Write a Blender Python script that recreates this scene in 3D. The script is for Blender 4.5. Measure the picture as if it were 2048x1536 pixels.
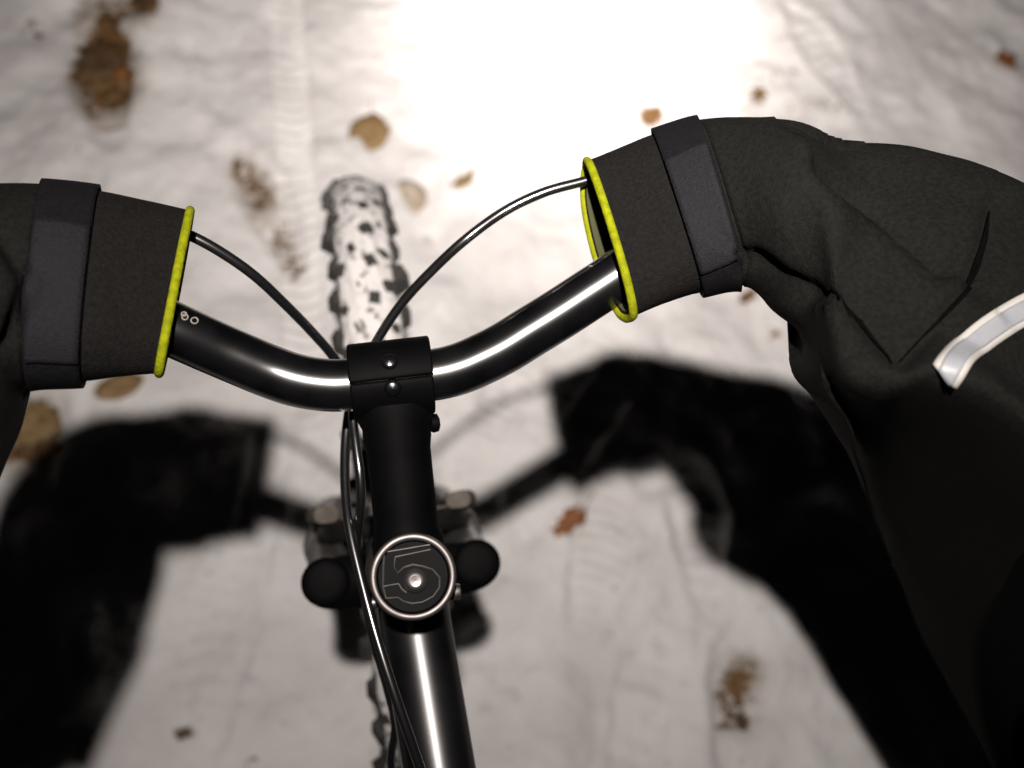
import bpy, bmesh, math, random
import numpy as np
from mathutils import Vector, Matrix, noise as mnoise

for o in list(bpy.data.objects): bpy.data.objects.remove(o)
rng = random.Random(7)
scene = bpy.context.scene
COL = scene.collection
R = math.radians

# ------------------------------------------------------------------ camera
FPX, CX0, CY0 = 2000.0, 1024.0, 768.0             # photo pixels (2048 x 1536)
PITCH, ROLL, YAW = R(62.53), R(16.31), R(26.42)
CAM = np.array([-.0917, -.2085, 1.4173])
c_f = np.array([math.sin(YAW)*math.cos(PITCH), math.cos(YAW)*math.cos(PITCH), -math.sin(PITCH)])
r0 = np.array([math.cos(YAW), -math.sin(YAW), 0.]); u0 = np.cross(r0, c_f)
c_r = math.cos(ROLL)*r0 + math.sin(ROLL)*u0
c_u = -math.sin(ROLL)*r0 + math.cos(ROLL)*u0
def ray(px): return c_f + c_r*(px[0]-CX0)/FPX - c_u*(px[1]-CY0)/FPX
def at(px, d): return CAM + ray(px)*d
def gnd(px):
    d = ray(px); return CAM + d*(-CAM[2]/d[2])
def proj(P):
    v = np.asarray(P) - CAM; z = v@c_f
    return np.array([CX0 + FPX*(v@c_r)/z, CY0 - FPX*(v@c_u)/z])

cd = bpy.data.cameras.new('camera'); cam = bpy.data.objects.new('camera', cd); COL.objects.link(cam)
cd.sensor_width = 36; cd.lens = 36*FPX/2048; cd.clip_start = .01; cd.clip_end = 500
m = Matrix.Identity(4)
for i in range(3):
    m[i][0] = c_r[i]; m[i][1] = c_u[i]; m[i][2] = -c_f[i]; m[i][3] = CAM[i]
cam.matrix_world = m
cd.dof.use_dof = True; cd.dof.focus_distance = .47; cd.dof.aperture_fstop = 5.2
scene.camera = cam

# ------------------------------------------------------------------ night sky
w = bpy.data.worlds.new('World'); scene.world = w; w.use_nodes = True
nt = w.node_tree; bg = nt.nodes['Background']
sky = nt.nodes.new('ShaderNodeTexSky'); sky.sky_type = 'NISHITA'; sky.sun_disc = False
sky.sun_elevation = R(-4); sky.sun_rotation = R(200)
nt.links.new(sky.outputs[0], bg.inputs[0]); bg.inputs[1].default_value = .02

# ------------------------------------------------------------------ the lamp on the rider's head (its light)
LAMP = np.array([-.125, -.197, 1.83]); AIM = gnd((1175, 30))
LAMP_POWER = 51.0
PROFILE = [(0, 30), (3, 22), (5, 16), (8, 10.0), (11, 5.8), (14, 4.2), (18, 3.65), (23, 2.3), (30, 1.65), (38, 1.15), (50, .7), (65, .3), (80, .0)]
ld = bpy.data.lights.new('headlamp_beam', 'SPOT'); ld.energy = LAMP_POWER; ld.spot_size = R(150); ld.spot_blend = .2
ld.shadow_soft_size = .012; ld.color = (1, .912, .85)
ld.use_nodes = True; lt = ld.node_tree
em = lt.nodes['Emission']
tc = lt.nodes.new('ShaderNodeTexCoord'); sx = lt.nodes.new('ShaderNodeSeparateXYZ')
lt.links.new(tc.outputs['Normal'], sx.inputs[0])
ab = lt.nodes.new('ShaderNodeMath'); ab.operation = 'ABSOLUTE'; lt.links.new(sx.outputs[2], ab.inputs[0])
ac = lt.nodes.new('ShaderNodeMath'); ac.operation = 'ARCCOSINE'; lt.links.new(ab.outputs[0], ac.inputs[0])
dv = lt.nodes.new('ShaderNodeMath'); dv.operation = 'DIVIDE'; dv.inputs[1].default_value = R(80); lt.links.new(ac.outputs[0], dv.inputs[0])
cr = lt.nodes.new('ShaderNodeValToRGB'); lt.links.new(dv.outputs[0], cr.inputs[0]); cr.color_ramp.interpolation = 'B_SPLINE'
el = cr.color_ramp.elements
while len(el) > 1: el.remove(el[-1])
for i, (a, v) in enumerate(PROFILE):
    e = el[0] if i == 0 else el.new(a/80)
    e.position = a/80; v /= 30.; e.color = (v, v, v, 1)
ml = lt.nodes.new('ShaderNodeMath'); ml.operation = 'MULTIPLY'; ml.inputs[1].default_value = 30.
lt.links.new(cr.outputs[0], ml.inputs[0]); lt.links.new(ml.outputs[0], em.inputs['Strength'])
lo = bpy.data.objects.new('beam', ld)
lo.matrix_world = Matrix.Translation(Vector(LAMP)) @ Vector(AIM-LAMP).to_track_quat('-Z', 'Y').to_matrix().to_4x4()
COL.objects.link(lo)

vs = scene.view_settings; vs.view_transform = 'Standard'; vs.look = 'None'; vs.exposure = 0; vs.gamma = 1
scene.render.engine = 'CYCLES'

# ------------------------------------------------------------------ materials
def mat(name, col, rough=.5, metal=0, spec=.5, ior=1.5, coat=0, coat_rough=.05, n_scale=None, col2=None, bump=0, bump_scale=200, rough_var=0, detail=4, lo_=.35, hi_=.65):
    m = bpy.data.materials.new(name); m.use_nodes = True; t = m.node_tree; b = t.nodes['Principled BSDF']
    b.inputs['Base Color'].default_value = (*col, 1); b.inputs['Roughness'].default_value = rough; b.inputs['Metallic'].default_value = metal
    b.inputs['Specular IOR Level'].default_value = spec; b.inputs['Coat Weight'].default_value = coat; b.inputs['Coat Roughness'].default_value = coat_rough
    b.inputs['IOR'].default_value = ior
    co = t.nodes.new('ShaderNodeTexCoord')
    if n_scale:
        n = t.nodes.new('ShaderNodeTexNoise'); n.inputs['Scale'].default_value = n_scale; n.inputs['Detail'].default_value = detail
        t.links.new(co.outputs['Object'], n.inputs[0])
        r = t.nodes.new('ShaderNodeMapRange'); r.inputs[1].default_value = lo_; r.inputs[2].default_value = hi_
        t.links.new(n.outputs[0], r.inputs[0])
        mx = t.nodes.new('ShaderNodeMix'); mx.data_type = 'RGBA'
        mx.inputs[6].default_value = (*col, 1); mx.inputs[7].default_value = (*(col2 or col), 1)
        t.links.new(r.outputs[0], mx.inputs[0]); t.links.new(mx.outputs[2], b.inputs['Base Color'])
        if rough_var:
            rr = t.nodes.new('ShaderNodeMapRange'); rr.inputs[3].default_value = rough; rr.inputs[4].default_value = rough+rough_var
            t.links.new(n.outputs[0], rr.inputs[0]); t.links.new(rr.outputs[0], b.inputs['Roughness'])
    if bump:
        n2 = t.nodes.new('ShaderNodeTexNoise'); n2.inputs['Scale'].default_value = bump_scale; n2.inputs['Detail'].default_value = 3
        t.links.new(co.outputs['Object'], n2.inputs[0])
        bp = t.nodes.new('ShaderNodeBump'); bp.inputs['Strength'].default_value = bump; bp.inputs['Distance'].default_value = .001
        t.links.new(n2.outputs[0], bp.inputs['Height']); t.links.new(bp.outputs[0], b.inputs['Normal'])
    return m

M_PAINT = mat('gloss_black_paint', (.0012, .0012, .0014), .185, spec=.5, ior=2.05, n_scale=60, col2=(.003, .003, .0035), rough_var=.04)
M_TUBE = mat('satin_black_paint', (.0012, .0012, .0014), .30, spec=.5, ior=1.6, n_scale=40, col2=(.003, .003, .0035), rough_var=.05)
M_STEM = mat('matte_black_stem', (.0009, .0009, .0010), .6, spec=.035, n_scale=60, col2=(.0014, .0014, .0016))
M_FRAME = mat('frame_black_paint', (.004, .004, .0045), .30, spec=.3, n_scale=40, col2=(.008, .0075, .007), rough_var=.1)
M_RUBBER = mat('tyre_rubber', (.012, .011, .010), .75, n_scale=80, col2=(.03, .027, .024), bump=.4, bump_scale=300)
M_SIDEWALL = mat('tyre_sidewall', (.014, .013, .012), .7, n_scale=80, col2=(.028, .026, .024))
M_CABLE = mat('cable_housing', (.004, .004, .0045), .24, spec=.5, ior=2.0)
M_SILVER = mat('bare_alloy', (.17, .155, .15), .45, 1, n_scale=120, col2=(.12, .11, .107), rough_var=.1)
M_STEEL = mat('dull_steel', (.20, .19, .185), .48, 1, n_scale=120, col2=(.13, .125, .12))
M_ARM = mat('grey_brake_alloy', (.055, .048, .040), .75, 0, spec=.15, n_scale=90, col2=(.085, .075, .062), bump=.3)
M_CAPTOP = mat('black_cap_face', (.0012, .0012, .0014), .5, spec=.04, n_scale=80, col2=(.002, .002, .002))
M_PRINT = mat('pale_print', (.15, .135, .115), .7)
M_LIME = mat('lime_binding', (.165, .178, .002), .85, spec=.1, n_scale=250, col2=(.105, .118, .0015), bump=.6, bump_scale=700)
M_CUFF = mat('black_neoprene', (.0030, .0027, .0026), .85, spec=.08, n_scale=500, col2=(.0054, .0048, .0046), bump=.7, bump_scale=900)
M_SHELL = mat('black_nylon', (.0028, .0028, .0025), .8, spec=.07, n_scale=420, col2=(.0050, .0050, .0044), bump=.6, bump_scale=1100)
M_STRAP = mat('black_webbing', (.0022, .0022, .0026), .8, spec=.08, n_scale=500, col2=(.0036, .0035, .0043), bump=.8, bump_scale=1200)
M_PATCH = mat('hook_patch', (.0038, .0038, .0048), .75, spec=.15, n_scale=600, col2=(.0060, .0058, .0075), bump=.7, bump_scale=1300)
M_PANEL = mat('black_insert_fabric', (.0007, .0007, .0006), .9, spec=.02, n_scale=420, col2=(.0014, .0014, .0012), bump=.5, bump_scale=1100)
M_LINING = mat('dark_lining', (.02, .021, .004), .9)
M_REFLECT = mat('reflective_tape', (.155, .165, .185), .45, n_scale=90, col2=(.185, .19, .20), spec=.3)
M_TAPEEDGE = mat('reflective_tape_edge', (.27, .265, .25), .45, spec=.3)
M_JACKET = mat('dark_jacket', (.0018, .0020, .0020), .85, spec=.08, n_scale=300, col2=(.0032, .0034, .0034), bump=.5, bump_scale=800)
M_TROUSER = mat('dark_trousers', (.02, .021, .024), .8, n_scale=200, col2=(.03, .03, .034))
M_BOOT = mat('brown_boot', (.05, .03, .018), .6, n_scale=90, col2=(.08, .05, .03))
M_SKIN = mat('skin', (.50, .33, .25), .5, n_scale=60, col2=(.55, .36, .28))
M_HAT = mat('grey_knit', (.06, .06, .065), .9, n_scale=200, col2=(.09, .09, .095), bump=.9, bump_scale=400)
M_PLASTIC = mat('grey_plastic', (.05, .05, .055), .4, n_scale=80, col2=(.06, .06, .065))
M_SADDLE = mat('saddle_vinyl', (.015, .015, .016), .5, n_scale=200, col2=(.02, .02, .02))
ml_ = bpy.data.materials.new('lit_lens'); ml_.use_nodes = True
b = ml_.node_tree.nodes['Principled BSDF']; b.inputs['Base Color'].default_value = (.9, .9, .88, 1); b.inputs['Emission Color'].default_value = (1, .95, .88, 1); b.inputs['Emission Strength'].default_value = 5
M_LENS = ml_

def snow_mat():
    m = bpy.data.materials.new('trodden_snow'); m.use_nodes = True; t = m.node_tree; b = t.nodes['Principled BSDF']; L = t.links.new
    co = t.nodes.new('ShaderNodeTexCoord'); P = co.outputs['Object']
    def noise(sc, det=5, rough=.55):
        n = t.nodes.new('ShaderNodeTexNoise'); n.inputs['Scale'].default_value = sc; n.inputs['Detail'].default_value = det; n.inputs['Roughness'].default_value = rough
        L(P, n.inputs[0]); return n.outputs[0]
    def mrange(v, a, b_, c=0, d=1):
        r = t.nodes.new('ShaderNodeMapRange'); r.interpolation_type = 'SMOOTHSTEP'
        r.inputs[1].default_value = a; r.inputs[2].default_value = b_; r.inputs[3].default_value = c; r.inputs[4].default_value = d; L(v, r.inputs[0]); return r.outputs[0]
    def mix(f, a, b_):
        x = t.nodes.new('ShaderNodeMix'); x.data_type = 'RGBA'
        L(f, x.inputs[0])
        for s, v in ((6, a), (7, b_)):
            if isinstance(v, tuple): x.inputs[s].default_value = (*v, 1)
            else: L(v, x.inputs[s])
        return x.outputs[2]
    def math_(op, a, b_):
        x = t.nodes.new('ShaderNodeMath'); x.operation = op
        for s, v in ((0, a), (1, b_)):
            if isinstance(v, (int, float)): x.inputs[s].default_value = v
            else: L(v, x.inputs[s])
        return x.outputs[0]
    at_ = t.nodes.new('ShaderNodeAttribute'); at_.attribute_name = 'bare'
    grey = t.nodes.new('ShaderNodeAttribute'); grey.attribute_name = 'slush'
    snow = mix(mrange(noise(6), .35, .7), (.80, .79, .785), (.68, .66, .655))
    snow = mix(mrange(noise(45, 4), .55, .8), snow, (.60, .57, .58))
    sl = math_('ADD', grey.outputs['Fac'], math_('MULTIPLY', math_('SUBTRACT', noise(60, 4), .5), .5))
    snow = mix(mrange(sl, .25, .95), snow, (.34, .29, .235))
    soil = mix(mrange(noise(70, 5), .4, .62), (.075, .040, .016), (.20, .125, .055))
    soil = mix(mrange(noise(190, 3), .56, .72), soil, (.30, .12, .025))
    bm_ = math_('ADD', at_.outputs['Fac'], math_('MULTIPLY', math_('SUBTRACT', noise(75, 5, .65), .5), 1.5))
    mask = mrange(bm_, .42, .66)
    L(mix(mask, snow, soil), b.inputs['Base Color'])
    b.inputs['Roughness'].default_value = .75; b.inputs['Specular IOR Level'].default_value = .25
    bp = t.nodes.new('ShaderNodeBump'); bp.inputs['Strength'].default_value = .55; bp.inputs['Distance'].default_value = .006
    h = math_('ADD', math_('MULTIPLY', noise(55, 5), 1.0), math_('MULTIPLY', noise(260, 3), .22))
    L(h, bp.inputs['Height']); L(bp.outputs[0], b.inputs['Normal'])
    return m
M_SNOW = snow_mat()
M_TYRESNOW = mat('packed_snow', (.46, .45, .445), .8, spec=.2, n_scale=95, col2=(.035, .032, .030), bump=.9, bump_scale=180, detail=5, lo_=.56, hi_=.66)

def leaf_mat(name, c1, c2):
    m = mat(name, c1, .6, n_scale=60, col2=c2, bump=.6, bump_scale=250); return m
LEAFM = [leaf_mat('oak_brown', (.13, .065, .022), (.21, .11, .04)), leaf_mat('tan_leaf', (.30, .20, .09), (.22, .14, .06)),
         leaf_mat('rust_leaf', (.28, .10, .02), (.19, .07, .018)), leaf_mat('dark_wet_leaf', (.055, .030, .013), (.10, .055, .02)),
         leaf_mat('frosted_leaf', (.36, .28, .19), (.50, .44, .36))]

# ------------------------------------------------------------------ mesh helpers
def obj(name, verts, faces, material, parent=None, smooth=True, **props):
    me = bpy.data.meshes.new(name)
    me.from_pydata([tuple(map(float, v)) for v in verts], [], faces); me.update()
    if smooth: me.polygons.foreach_set('use_smooth', [True]*len(me.polygons))
    if material: me.materials.append(material)
    o = bpy.data.objects.new(name, me); COL.objects.link(o)
    if parent: o.parent = parent
    for k, v in props.items(): o[k] = v
    return o
def bevel(o, width=.001, seg=2, ang=35):
    b = o.modifiers.new('bevel', 'BEVEL'); b.width = width; b.segments = seg; b.limit_method = 'ANGLE'; b.angle_limit = R(ang); return o
def thing(name, label, cat, loc=(0, 0, 0), group=None):
    o = bpy.data.objects.new(name, None); COL.objects.link(o); o.location = loc; o['label'] = label; o['category'] = cat; o.empty_display_size = .05
    if group: o['group'] = group
    return o
def nrm(v): v = np.asarray(v, float); return v/np.linalg.norm(v)
def frames(pts, up=None):
    pts = np.asarray(pts, float); n = len(pts)
    T = np.gradient(pts, axis=0); T /= np.linalg.norm(T, axis=1)[:, None]
    u = np.array([0, 0, 1.]) if up is None else np.asarray(up, float)
    if abs(T[0]@u) > .95: u = np.array([1., 0, 0])
    U = []; V = []
    for i in range(n):
        u = u - T[i]*(u@T[i]); u /= np.linalg.norm(u); U.append(u.copy()); V.append(np.cross(T[i], u))
    return T, np.array(U), np.array(V)
def tube_data(pts, rad, seg=16, caps=True, up=None, sq=None):
    pts = np.asarray(pts, float); n = len(pts); rad = np.broadcast_to(np.asarray(rad, float).reshape(-1, 1) if np.ndim(rad) == 1 else np.asarray(rad, float), (n, 2)) if np.ndim(rad) != 0 else np.full((n, 2), float(rad))
    T, U, V = frames(pts, up); vs = []; fs = []
    for i in range(n):
        for k in range(seg):
            a = 2*math.pi*k/seg; ca, sa = math.cos(a), math.sin(a)
            if sq: ca = math.copysign(abs(ca)**sq, ca); sa = math.copysign(abs(sa)**sq, sa)
            vs.append(pts[i] + U[i]*rad[i, 0]*ca + V[i]*rad[i, 1]*sa)
    for i in range(n-1):
        for k in range(seg):
            a = i*seg+k; b_ = i*seg+(k+1) % seg
            fs.append((a, b_, b_+seg, a+seg))
    if caps: fs.append(tuple(range(seg-1, -1, -1))); fs.append(tuple(range((n-1)*seg, n*seg)))
    return vs, fs
def tube(name, pts, rad, material, parent, seg=16, **k):
    pr = k.pop('props', {})
    v, f = tube_data(pts, rad, seg, **k); o = obj(name, v, f, material, parent, **pr)
    md = o.modifiers.new('edges', 'EDGE_SPLIT'); md.split_angle = R(50); return o
def crv(P, n):
    P = np.asarray(P, float); m_ = len(P); out = []
    for q in np.linspace(0, m_-1, n):
        i = min(int(q), m_-2); t = q-i
        p0 = P[max(i-1, 0)] if i > 0 else 2*P[0]-P[1]; p1 = P[i]; p2 = P[i+1]; p3 = P[i+2] if i+2 < m_ else 2*P[-1]-P[-2]
        out.append(.5*((2*p1)+(-p0+p2)*t+(2*p0-5*p1+4*p2-p3)*t*t+(-p0+3*p1-3*p2+p3)*t**3))
    return np.array(out)
def box_data(c, ax, ay, az, hx, hy, hz):
    c = np.asarray(c); vs = [c+ax*sx_*hx+ay*sy*hy+az*sz*hz for sz in (-1, 1) for sy in (-1, 1) for sx_ in (-1, 1)]
    return vs, [(0, 2, 3, 1), (4, 5, 7, 6), (0, 1, 5, 4), (2, 6, 7, 3), (0, 4, 6, 2), (1, 3, 7, 5)]
def lathe_data(c, axis, prof, seg=24, closed=False):
    """prof: (radius, height) pairs along axis from c"""
    axis = nrm(axis); u = nrm(np.cross(axis, [0, 1, .3])); v = np.cross(axis, u); vs = []; fs = []
    for r_, h in prof:
        for k in range(seg):
            a = 2*math.pi*k/seg; vs.append(np.asarray(c)+axis*h+(u*math.cos(a)+v*math.sin(a))*r_)
    n = len(prof)
    for i in range(n-1+(1 if closed else 0)):
        for k in range(seg):
            j = (i+1) % n
            fs.append((i*seg+k, i*seg+(k+1) % seg, j*seg+(k+1) % seg, j*seg+k))
    if not closed:
        fs.append(tuple(range(seg-1, -1, -1))); fs.append(tuple(range((n-1)*seg, n*seg)))
    return vs, fs
def lathe(name, c, axis, prof, material, parent, seg=24, closed=False, split=40):
    v, f = lathe_data(c, axis, prof, seg, closed); o = obj(name, v, f, material, parent)
    md = o.modifiers.new('edges', 'EDGE_SPLIT'); md.split_angle = R(split); return o

# ------------------------------------------------------------------ value noise for the ground
_nr = np.random.RandomState(11); _tab = _nr.rand(256, 256)
def vnoise(x, y):
    xi = np.floor(x).astype(int); yi = np.floor(y).astype(int); fx = x-xi; fy = y-yi
    fx = fx**3*(fx*(fx*6-15)+10); fy = fy**3*(fy*(fy*6-15)+10)
    a = _tab[xi % 256, yi % 256]; b_ = _tab[(xi+1) % 256, yi % 256]; c = _tab[xi % 256, (yi+1) % 256]; d = _tab[(xi+1) % 256, (yi+1) % 256]
    return (a*(1-fx)+b_*fx)*(1-fy)+(c*(1-fx)+d*fx)*fy - .5
def sstep(a, b_, x):
    t = np.clip((x-a)/(b_-a), 0, 1); return t*t*(3-2*t)

TRACKS = [  # pixel path, width m, rib pitch m, rib height, sink
    ([(318, -120), (335, 60), (352, 250), (362, 420), (372, 620), (380, 900)], .075, .0115, .0027, .005),
    ([(560, -140), (575, 60), (590, 330), (604, 640), (612, 900)], .066, .024, .0044, .006),
    ([(760, 900), (900, 620), (1010, 420), (1120, 240), (1200, 60)], .055, .018, .0016, .003),
    ([(1890, -60), (1700, 200), (1500, 420), (1330, 640), (1100, 960)], .06, .014, .0012, .004),
    ([(420, 1600), (470, 1300), (520, 1000), (560, 800)], .06, .016, .0012, .003),
]
PRINTS = [  # pixel centre, half length m, half width m, angle (toward image up), sink, rib pitch
    ((1195, 1110), .13, .052, 10, .007, .022), ((1395, 1060), .12, .05, -8, .009, .03), ((1290, 1400), .14, .055, 15, .006, .035),
    ((545, 420), .13, .05, -25, .008, .03), ((200, 160), .15, .06, -12, .010, .03), ((420, 1330), .14, .055, 8, .005, .03),
    ((1480, 1400), .13, .05, 5, .008, .028), ((120, 420), .13, .055, 30, .008, .03), ((1650, 120), .15, .05, -35, .007, .03),
    ((1010, 760), .12, .05, 20, .005, .022), ((950, 1010), .12, .05, -15, .005, .026), ((60, 840), .13, .06, 0, .008, .03)]
BARE = [  # pixel centre, radii in px (across, along image up), strength
    ((205, 110), 78, 105, .95), ((225, 165), 55, 60, .85), ((185, 195), 40, 50, .6), ((285, 8), 48, 42, .8), ((235, 15), 60, 30, .6), ((65, 50), 35, 30, .45), ((150, 20), 40, 30, .4),
    ((505, 350), 48, 52, .58), ((525, 395), 40, 34, .58), ((480, 330), 30, 30, .58), ((560, 465), 40, 40, .58), ((590, 530), 45, 36, .58), ((500, 440), 25, 20, .4),
    ((755, 262), 50, 42, .55), ((1310, 218), 34, 34, .75), ((1515, 188), 24, 26, .6), ((1560, 150), 60, 30, .4), ((1620, 215), 90, 26, .38), ((1450, 205), 60, 14, .4),
    ((1470, 1400), 58, 85, .60), ((1500, 1340), 35, 40, .6), ((60, 850), 78, 80, .75), ((15, 870), 60, 60, .75), ((1500, 590), 36, 20, .55), ((1555, 660), 24, 22, .45),
    ((360, 1462), 28, 18, .6), ((500, 1530), 60, 26, .42), ((45, 280), 20, 16, .45), ((170, 305), 28, 12, .45), ((105, 250), 18, 18, .4), ((1140, 1045), 40, 22, .45),
    ((815, 390), 34, 40, .35), ((850, 470), 40, 16, .42), ((1480, 755), 30, 22, .5)]
def heights(X, Y):
    Z = .012*vnoise(X*2.1+3, Y*2.1+9) + .022*vnoise(X*7+31, Y*7+5) + .0140*vnoise(X*19+7, Y*19+77) + .0032*vnoise(X*47+1, Y*47+3) + .0016*vnoise(X*110, Y*110)
    near = sstep(3.0, 1.9, np.hypot(X-.35, Y-.5))
    S = np.zeros_like(X)
    for path, wd, pitch, rh, sink in TRACKS:
        P = crv([gnd(p)[:2] for p in path], 60); seg = P[1:]-P[:-1]; L = np.hypot(*seg.T); A = np.concatenate([[0], np.cumsum(L)])
        best = np.full(X.shape, 9.); along = np.zeros_like(X); side = np.zeros_like(X)
        for i in range(len(seg)):
            t = np.clip(((X-P[i, 0])*seg[i, 0]+(Y-P[i, 1])*seg[i, 1])/L[i]**2, 0, 1)
            dx = X-P[i, 0]-t*seg[i, 0]; dy = Y-P[i, 1]-t*seg[i, 1]; d = np.hypot(dx, dy); k = d < best
            best = np.where(k, d, best); along = np.where(k, A[i]+t*L[i], along); side = np.where(k, (seg[i, 0]*dy-seg[i, 1]*dx)/L[i], side)
        fade = .12+.88*sstep(-.08, .3, vnoise(along*5+wd*900, along*0+pitch*700))
        ins = sstep(wd*.56, wd*.42, best)*fade
        rib = np.sin(2*math.pi*(along+np.abs(side)*.35)/pitch)
        Z += -sink*ins + rh*ins*rib + .0025*np.exp(-((best-wd*.62)/.008)**2)*fade
    for c, hl, hw, ang, sink, pitch in PRINTS:
        g = gnd(c)[:2]; g2 = gnd((c[0]+100*math.sin(R(ang)), c[1]-100*math.cos(R(ang))))[:2]; a = nrm(g2-g); b_ = np.array([a[1], -a[0]])
        l = (X-g[0])*a[0]+(Y-g[1])*a[1]; q = (X-g[0])*b_[0]+(Y-g[1])*b_[1]
        wloc = hw*(.86+.14*np.cos(2*math.pi*(l/hl*.5-.25)))
        e = np.sqrt((l/hl)**2+(q/wloc)**2) + .22*vnoise(X*16+c[0], Y*16)+.10*vnoise(X*40+c[0], Y*40)
        ins = sstep(1.16, .72, e); rib = np.sin(2*math.pi*(l+q*q*6)/pitch)
        Z += -sink*ins + ins*rib*.0016 + .003*np.exp(-((e-1.15)/.16)**2)*(.5+vnoise(X*9, Y*9+c[1]))
        S += ins*.16
    B = np.zeros_like(X)
    for c, ra, rb, st in BARE:
        g = gnd(c)[:2]; ga = gnd((c[0]+ra, c[1]))[:2]-g; gb = gnd((c[0], c[1]-rb))[:2]-g
        Mx = np.linalg.inv(np.stack([ga, gb], 1)); u = Mx[0, 0]*(X-g[0])+Mx[0, 1]*(Y-g[1]); v = Mx[1, 0]*(X-g[0])+Mx[1, 1]*(Y-g[1])
        e = np.hypot(u, v)+.35*vnoise(X*24+c[1], Y*24+c[0]); k = sstep(1.15, .45, e)
        B = np.maximum(B, k*st); S += .50*sstep(1.9, .6, e)*st; Z += -.006*k*st
    return Z*np.where(near > 0, near, 0)+(.03*vnoise(X*.4, Y*.4)+.01)*(1-near)-.004, B, S
def axis_coords(a, b_, fine, lim):
    c = list(np.arange(a, b_, fine)); s = fine; x = b_
    while x < lim: c.append(x); s *= 1.35; x += s
    c.append(lim); s = fine; x = a-fine
    while x > -lim: c.insert(0, x); s *= 1.35; x -= s
    c.insert(0, -lim); return np.array(c)
gx = axis_coords(-.75, 1.65, .0055, 120.); gy = axis_coords(-.55, 1.5, .0055, 120.)
X, Y = np.meshgrid(gx, gy, indexing='ij'); Z, BA, SL = heights(X, Y)
nx, ny = X.shape
me = bpy.data.meshes.new('snow_ground')
me.vertices.add(nx*ny); me.vertices.foreach_set('co', np.stack([X, Y, Z], -1).astype(np.float32).ravel())
ii = (np.arange(nx-1)[:, None]*ny+np.arange(ny-1)[None, :]).ravel()
quads = np.stack([ii, ii+ny, ii+ny+1, ii+1], 1).astype(np.int32)
me.loops.add(quads.size); me.loops.foreach_set('vertex_index', quads.ravel())
me.polygons.add(len(quads)); me.polygons.foreach_set('loop_start', np.arange(0, quads.size, 4, dtype=np.int32))
me.polygons.foreach_set('use_smooth', np.ones(len(quads), dtype=bool)); me.update(calc_edges=True); me.validate()
for nm, arr in (('bare', BA), ('slush', np.clip(SL, 0, .7))):
    a = me.attributes.new(nm, 'FLOAT', 'POINT'); a.data.foreach_set('value', arr.astype(np.float32).ravel())
me.materials.append(M_SNOW)
g = bpy.data.objects.new('snow_ground', me); COL.objects.link(g); g['kind'] = 'structure'; g['label'] = 'trodden snow with tyre tracks, boot prints and bare muddy patches'
def gz(x, y):
    z, _, _ = heights(np.array([[x]]), np.array([[y]])); return float(z[0, 0])

# ------------------------------------------------------------------ bicycle
S_ = R(19); HB, STEM, RW = .9937, .0968, .3561; LEAN, STEER = R(-3.03), R(-3.11)
CAPL = np.array([0, -STEM*math.cos(S_), HB-STEM*math.sin(S_)]); AXD = np.array([0, math.sin(S_), -math.cos(S_)])
def axp(t): return CAPL + AXD*t
kk = -AXD
def steer(q):
    w_ = np.asarray(q, float)-CAPL; c, s = math.cos(STEER), math.sin(STEER)
    return CAPL+w_*c+np.cross(kk, w_)*s+kk*(kk@w_)*(1-c)
def lean(q):
    x, y, z = q; c, s = math.cos(LEAN), math.sin(LEAN); return np.array([x*c+z*s, y, -x*s+z*c])
B_W = at((783, 758), .484)
OFF = B_W - lean(steer((0, 0, HB)))
OFF[2] *= 0.3
def FT(q): return lean(steer(q))+OFF
def RT(q): return lean(q)+OFF
def FV(v): return FT(np.asarray(v)+CAPL)-FT(CAPL)
def RV(v): return RT(np.asarray(v, float))-RT((0, 0, 0))
EX, EA = FV((1, 0, 0)), FV(AXD)          # bar axis, down the steerer
EF = np.cross(EA, EX); EF = EF if EF[1] > 0 else -EF     # forward, square to the steerer
CAPW = FT(CAPL); BARW = FT((0, 0, HB))
bike = thing('bicycle', 'black bicycle with a snow caked front tyre, standing on the trodden snow', 'bicycle')

# handlebar: centre line taken from the photo, depth from its tube diameter
left_px = [(690, 770, .481), (640, 769, .4792), (590, 760, .4772), (540, 743, .4748), (490, 722, .471), (430, 696, .4655), (340, 656, .4555), (250, 618, .448), (150, 590, .443), (20, 580, .438), (-110, 590, .432)]
right_px = [(870, 749, .4861), (920, 737, .4872), (965, 718, .4881), (1010, 695, .4888), (1060, 664, .4895), (1120, 627, .4898), (1200, 575, .4895), (1290, 518, .4882), (1390, 470, .4872), (1520, 430, .486), (1650, 410, .485)]
Pl = [at(p[:2], p[2]) for p in left_px]; Pr = [at(p[:2], p[2]) for p in right_px]
ctr = (Pl[0]+Pr[0])/2
BARC = crv(Pl[::-1]+[ctr]+Pr, 150)
bar = tube('handlebar', BARC, .0127, M_PAINT, bike, 32)
# printed marks on the bar near each mitt
def on_bar(px, raise_=.0002):
    """a point of the bar's skin under a pixel, with its normal"""
    r = nrm(ray(px)); best = None
    for i in range(len(BARC)-1):
        a = BARC[i]; d = nrm(BARC[i+1]-a)
        # ray/cylinder
        ov = CAM-a; rd = r-d*(r@d); od = ov-d*(ov@d); A = rd@rd; Bq = 2*rd@od; Cq = od@od-(.0127+raise_)**2; D = Bq*Bq-4*A*Cq
        if D < 0: continue
        t = (-Bq-math.sqrt(D))/(2*A); p = CAM+r*t; s = (p-a)@d
        if -.0005 <= s <= np.linalg.norm(BARC[i+1]-a)+.0005:
            if best is None or t < best[0]: best = (t, p)
    return None if best is None else best[1]
def print_stroke(name, pxs, rad, parent, material=M_PRINT):
    P = [on_bar(p) for p in pxs]; P = [p for p in P if p is not None]
    if len(P) > 1: tube(name, P, rad, material, parent, 6)
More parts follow.
